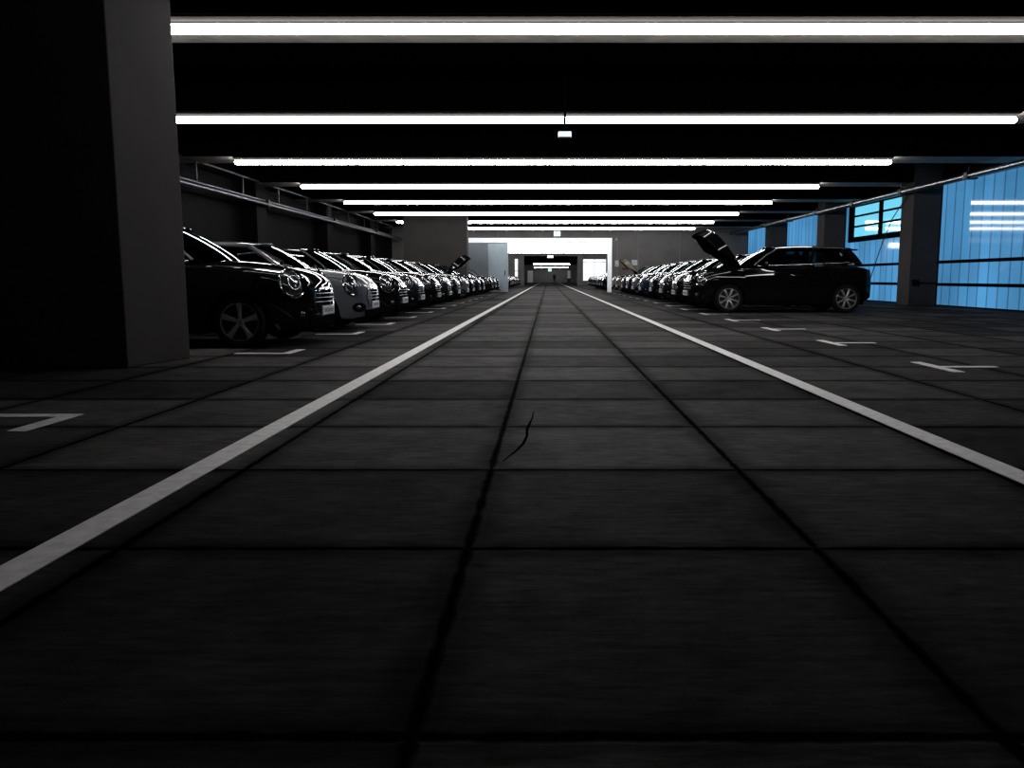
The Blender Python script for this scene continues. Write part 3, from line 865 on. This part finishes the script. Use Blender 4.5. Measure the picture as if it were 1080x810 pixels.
SPECS = [('black', 5, 0), ('black', 8, math.radians(60)), ('black', 8, 0), ('grey', 5, 0), ('charcoal', 5, 0), ('silver', 8, 0), ('navy', 8, 0), ('beige', 5, 0), ('beige', 5, math.radians(58)), ('black', 5, math.radians(56))]
PROTO = {}
for sp_ in SPECS:
    PROTO[sp_] = make_car(*sp_)
bpy.context.view_layer.update()
USED = set()
def place(spec, x_nose, y, facing, scale, zs, label, group):
    if spec not in USED:
        USED.add(spec); c = PROTO[spec]
    else:
        c = dup(PROTO[spec])
    c.scale = (scale, scale, scale * zs)
    c.location = (x_nose - facing * 2.04 * scale, y, 0)
    c.rotation_euler = (0, 0, 0 if facing > 0 else math.pi)
    tag(c, label, 'car', group)
    return c
BK5, BKO, BK8, GY, CH, SV, NV, BG, BGO, BKO5 = SPECS
NAME = {'black': 'black', 'grey': 'grey', 'charcoal': 'charcoal', 'silver': 'silver', 'navy': 'dark blue', 'beige': 'beige'}

GL = 'cars in the row beside the concrete pillar'
row = [BK5, GY, BK5, CH, BK8, CH, BK5, SV, BKO5, CH, BK5]
ys = [10.12] + [12.98 + 2.48 * k for k in range(10)]
for i, (s_, y) in enumerate(zip(row, ys)):
    op = ' with its hood raised' if s_[2] else ''
    lb = '%s hatchback%s, %s car from the concrete pillar' % (NAME[s_[0]], op, ORD[i])
    if i == 0: lb = 'black hatchback partly hidden behind the concrete pillar'
    if i == 1: lb = 'grey hatchback with round headlight beside the black one at the pillar'
    place(s_, -2.72 + random.uniform(-.04, .04), y, 1, 1.0 if i == 0 else .95, 1.0 if i == 0 else 1.0, lb, GL)
for i, (s_, y) in enumerate(zip([BK5, CH, BK8], [40.3, 42.8, 45.3])):
    place(s_, -2.72, y, 1, .95, 1, '%s hatchback before the sliding gate, %s past the grey wall block' % (NAME[s_[0]], ORD[i]), 'cars before the sliding gate')
GR = 'cars in the row along the blue windows'
row = [BKO, BK8, CH, BK5, NV, SV, CH, NV, BGO, BG]
ys = [19.85 + 2.77 * k for k in range(10)]
for i, (s_, y) in enumerate(zip(row, ys)):
    op = ' with its hood raised' if s_[2] else ''
    lb = '%s hatchback%s, %s car of the row along the blue windows' % (NAME[s_[0]], op, ORD[i])
    if i == 0: lb = 'black hatchback with its hood raised, seen side on before the blue windows'
    place(s_, 3.34 if i == 0 else 3.5 + random.uniform(-.04, .04), y, -1, 1.09 if i == 0 else 1.02, 1, lb, GR)
for i, y in enumerate([51.5 + 2.6 * k for k in range(8)]):
    s_ = [BK5, BK8, CH, BK5, BK8, BK8, CH, BK5][i]
    place(s_, 3.4, y, -1, 1.02, 1, '%s hatchback beyond the gate before the bright window, %s from the gate' % (NAME[s_[0]], ORD[i]), 'cars beyond the gate before the bright window')
for i, y in enumerate([60 + 2.6 * k for k in range(9)]):
    s_ = [BK5, CH, BK5, BK8, BK5, GY, CH, BK5, BK8][i]
    place(s_, -2.72, y, 1, .97, 1, '%s hatchback beyond the sliding gate near the slit window, %s from the gate' % (NAME[s_[0]], ORD[i]), 'cars beyond the sliding gate')

# bay marks
ck = MB()
cp = [(-.20, 3.50), (-.15, 3.72), (-.12, 3.89), (-.108, 4.08), (-.112, 4.29), (-.09, 4.62), (-.088, 4.86)]
cw = [.003, .006, .008, .007, .008, .005, .002]
ck.grid([[(x - w_, y, .0015), (x + w_, y, .0015)] for (x, y), w_ in zip(cp, cw)])
struct(ck.build('crack', M['ceiling']), 'thin dark crack running across the paler slab in the aisle', 'floor crack')
bay(-2.80, 4.70, -1, .05, .50, 'white L-shaped bay mark before the concrete pillar', 'bay marks on the pillar side', .9)
for i, y in enumerate([8.68, 11.72] + [14.2 + 2.48 * k for k in range(9)] + [39.0, 41.5, 44.0]):
    bay(-2.80, y, -1, .50, .05, 'white bay mark at the car fronts, %s past the concrete pillar' % ORD[i], 'bay marks on the pillar side')
for i, y in enumerate([7.35 + 2.77 * k for k in range(15)]):
    bay(3.53, y, 1, .42, .42, 'white T-shaped bay mark on the blue window side, %s one down the hall' % ORD[i], 'bay marks on the window side')

# ------------------------------------------------------------------ the distant person
pr = empty('person', (1.15, 147.5, 0)); tag(pr, 'person in dark clothes standing at the far end of the aisle', 'person')
def skinned(name, verts, edges, rad, m, parent):
    me = bpy.data.meshes.new(name); me.from_pydata(verts, edges, [])
    o = bpy.data.objects.new(name, me); COL.objects.link(o); o.parent = parent
    me.materials.append(m)
    sk = o.modifiers.new('skin', 'SKIN')
    for v, r in zip(me.skin_vertices[0].data, rad): v.radius = (r, r)
    me.skin_vertices[0].data[0].use_root = True
    s = o.modifiers.new('subsurf', 'SUBSURF'); s.levels = 2; s.render_levels = 2
    return o
V = [(0, 0, .93), (0, 0, 1.15), (0, 0, 1.38), (0, 0, 1.47), (0, -.01, 1.56), (0, -.015, 1.66),
     (.10, 0, .88), (.11, -.02, .50), (.12, .02, .09), (.13, -.10, .04), (-.10, 0, .88), (-.11, .0, .50), (-.12, .03, .09), (-.13, -.09, .04),
     (.19, 0, 1.38), (.25, .01, 1.10), (.27, -.05, .86), (.27, -.07, .77), (-.19, 0, 1.38), (-.25, .01, 1.10), (-.27, -.05, .86), (-.27, -.07, .77)]
Ed = [(0, 1), (1, 2), (2, 3), (3, 4), (4, 5), (0, 6), (6, 7), (7, 8), (8, 9), (0, 10), (10, 11), (11, 12), (12, 13), (2, 14), (14, 15), (15, 16), (16, 17), (2, 18), (18, 19), (19, 20), (20, 21)]
Rd = [.15, .14, .15, .06, .10, .085, .09, .062, .04, .04, .09, .062, .04, .04, .06, .045, .034, .035, .06, .045, .034, .035]
skinned('body', V, Ed, Rd, M['skin'], pr)
skinned('jacket', [V[0], V[1], V[2], V[14], V[15], (.27, -.045, .89), V[18], V[19], (-.27, -.045, .89), (0, 0, .82)],
        [(0, 1), (1, 2), (2, 3), (3, 4), (4, 5), (2, 6), (6, 7), (7, 8), (0, 9)], [.17, .16, .165, .07, .056, .045, .07, .056, .045, .17], M['cloth_dark'], pr)
skinned('trousers', [V[0], V[6], V[7], (.12, .02, .10), V[10], V[11], (-.12, .03, .10)], [(0, 1), (1, 2), (2, 3), (0, 4), (4, 5), (5, 6)], [.155, .1, .075, .06, .1, .075, .06], M['cloth_dark'], pr)
skinned('shoe', [(.12, .03, .05), (.135, -.14, .04)], [(0, 1)], [.05, .04], M['plastic_black'], pr)
skinned('shoe', [(-.12, .04, .05), (-.135, -.13, .04)], [(0, 1)], [.05, .04], M['plastic_black'], pr)
MB().dome((0, .01, 1.66), (0, .25, 1), .098, .108, .10, up=(0, 1, 0)).build('hair', M['hair'], pr, smooth=True)
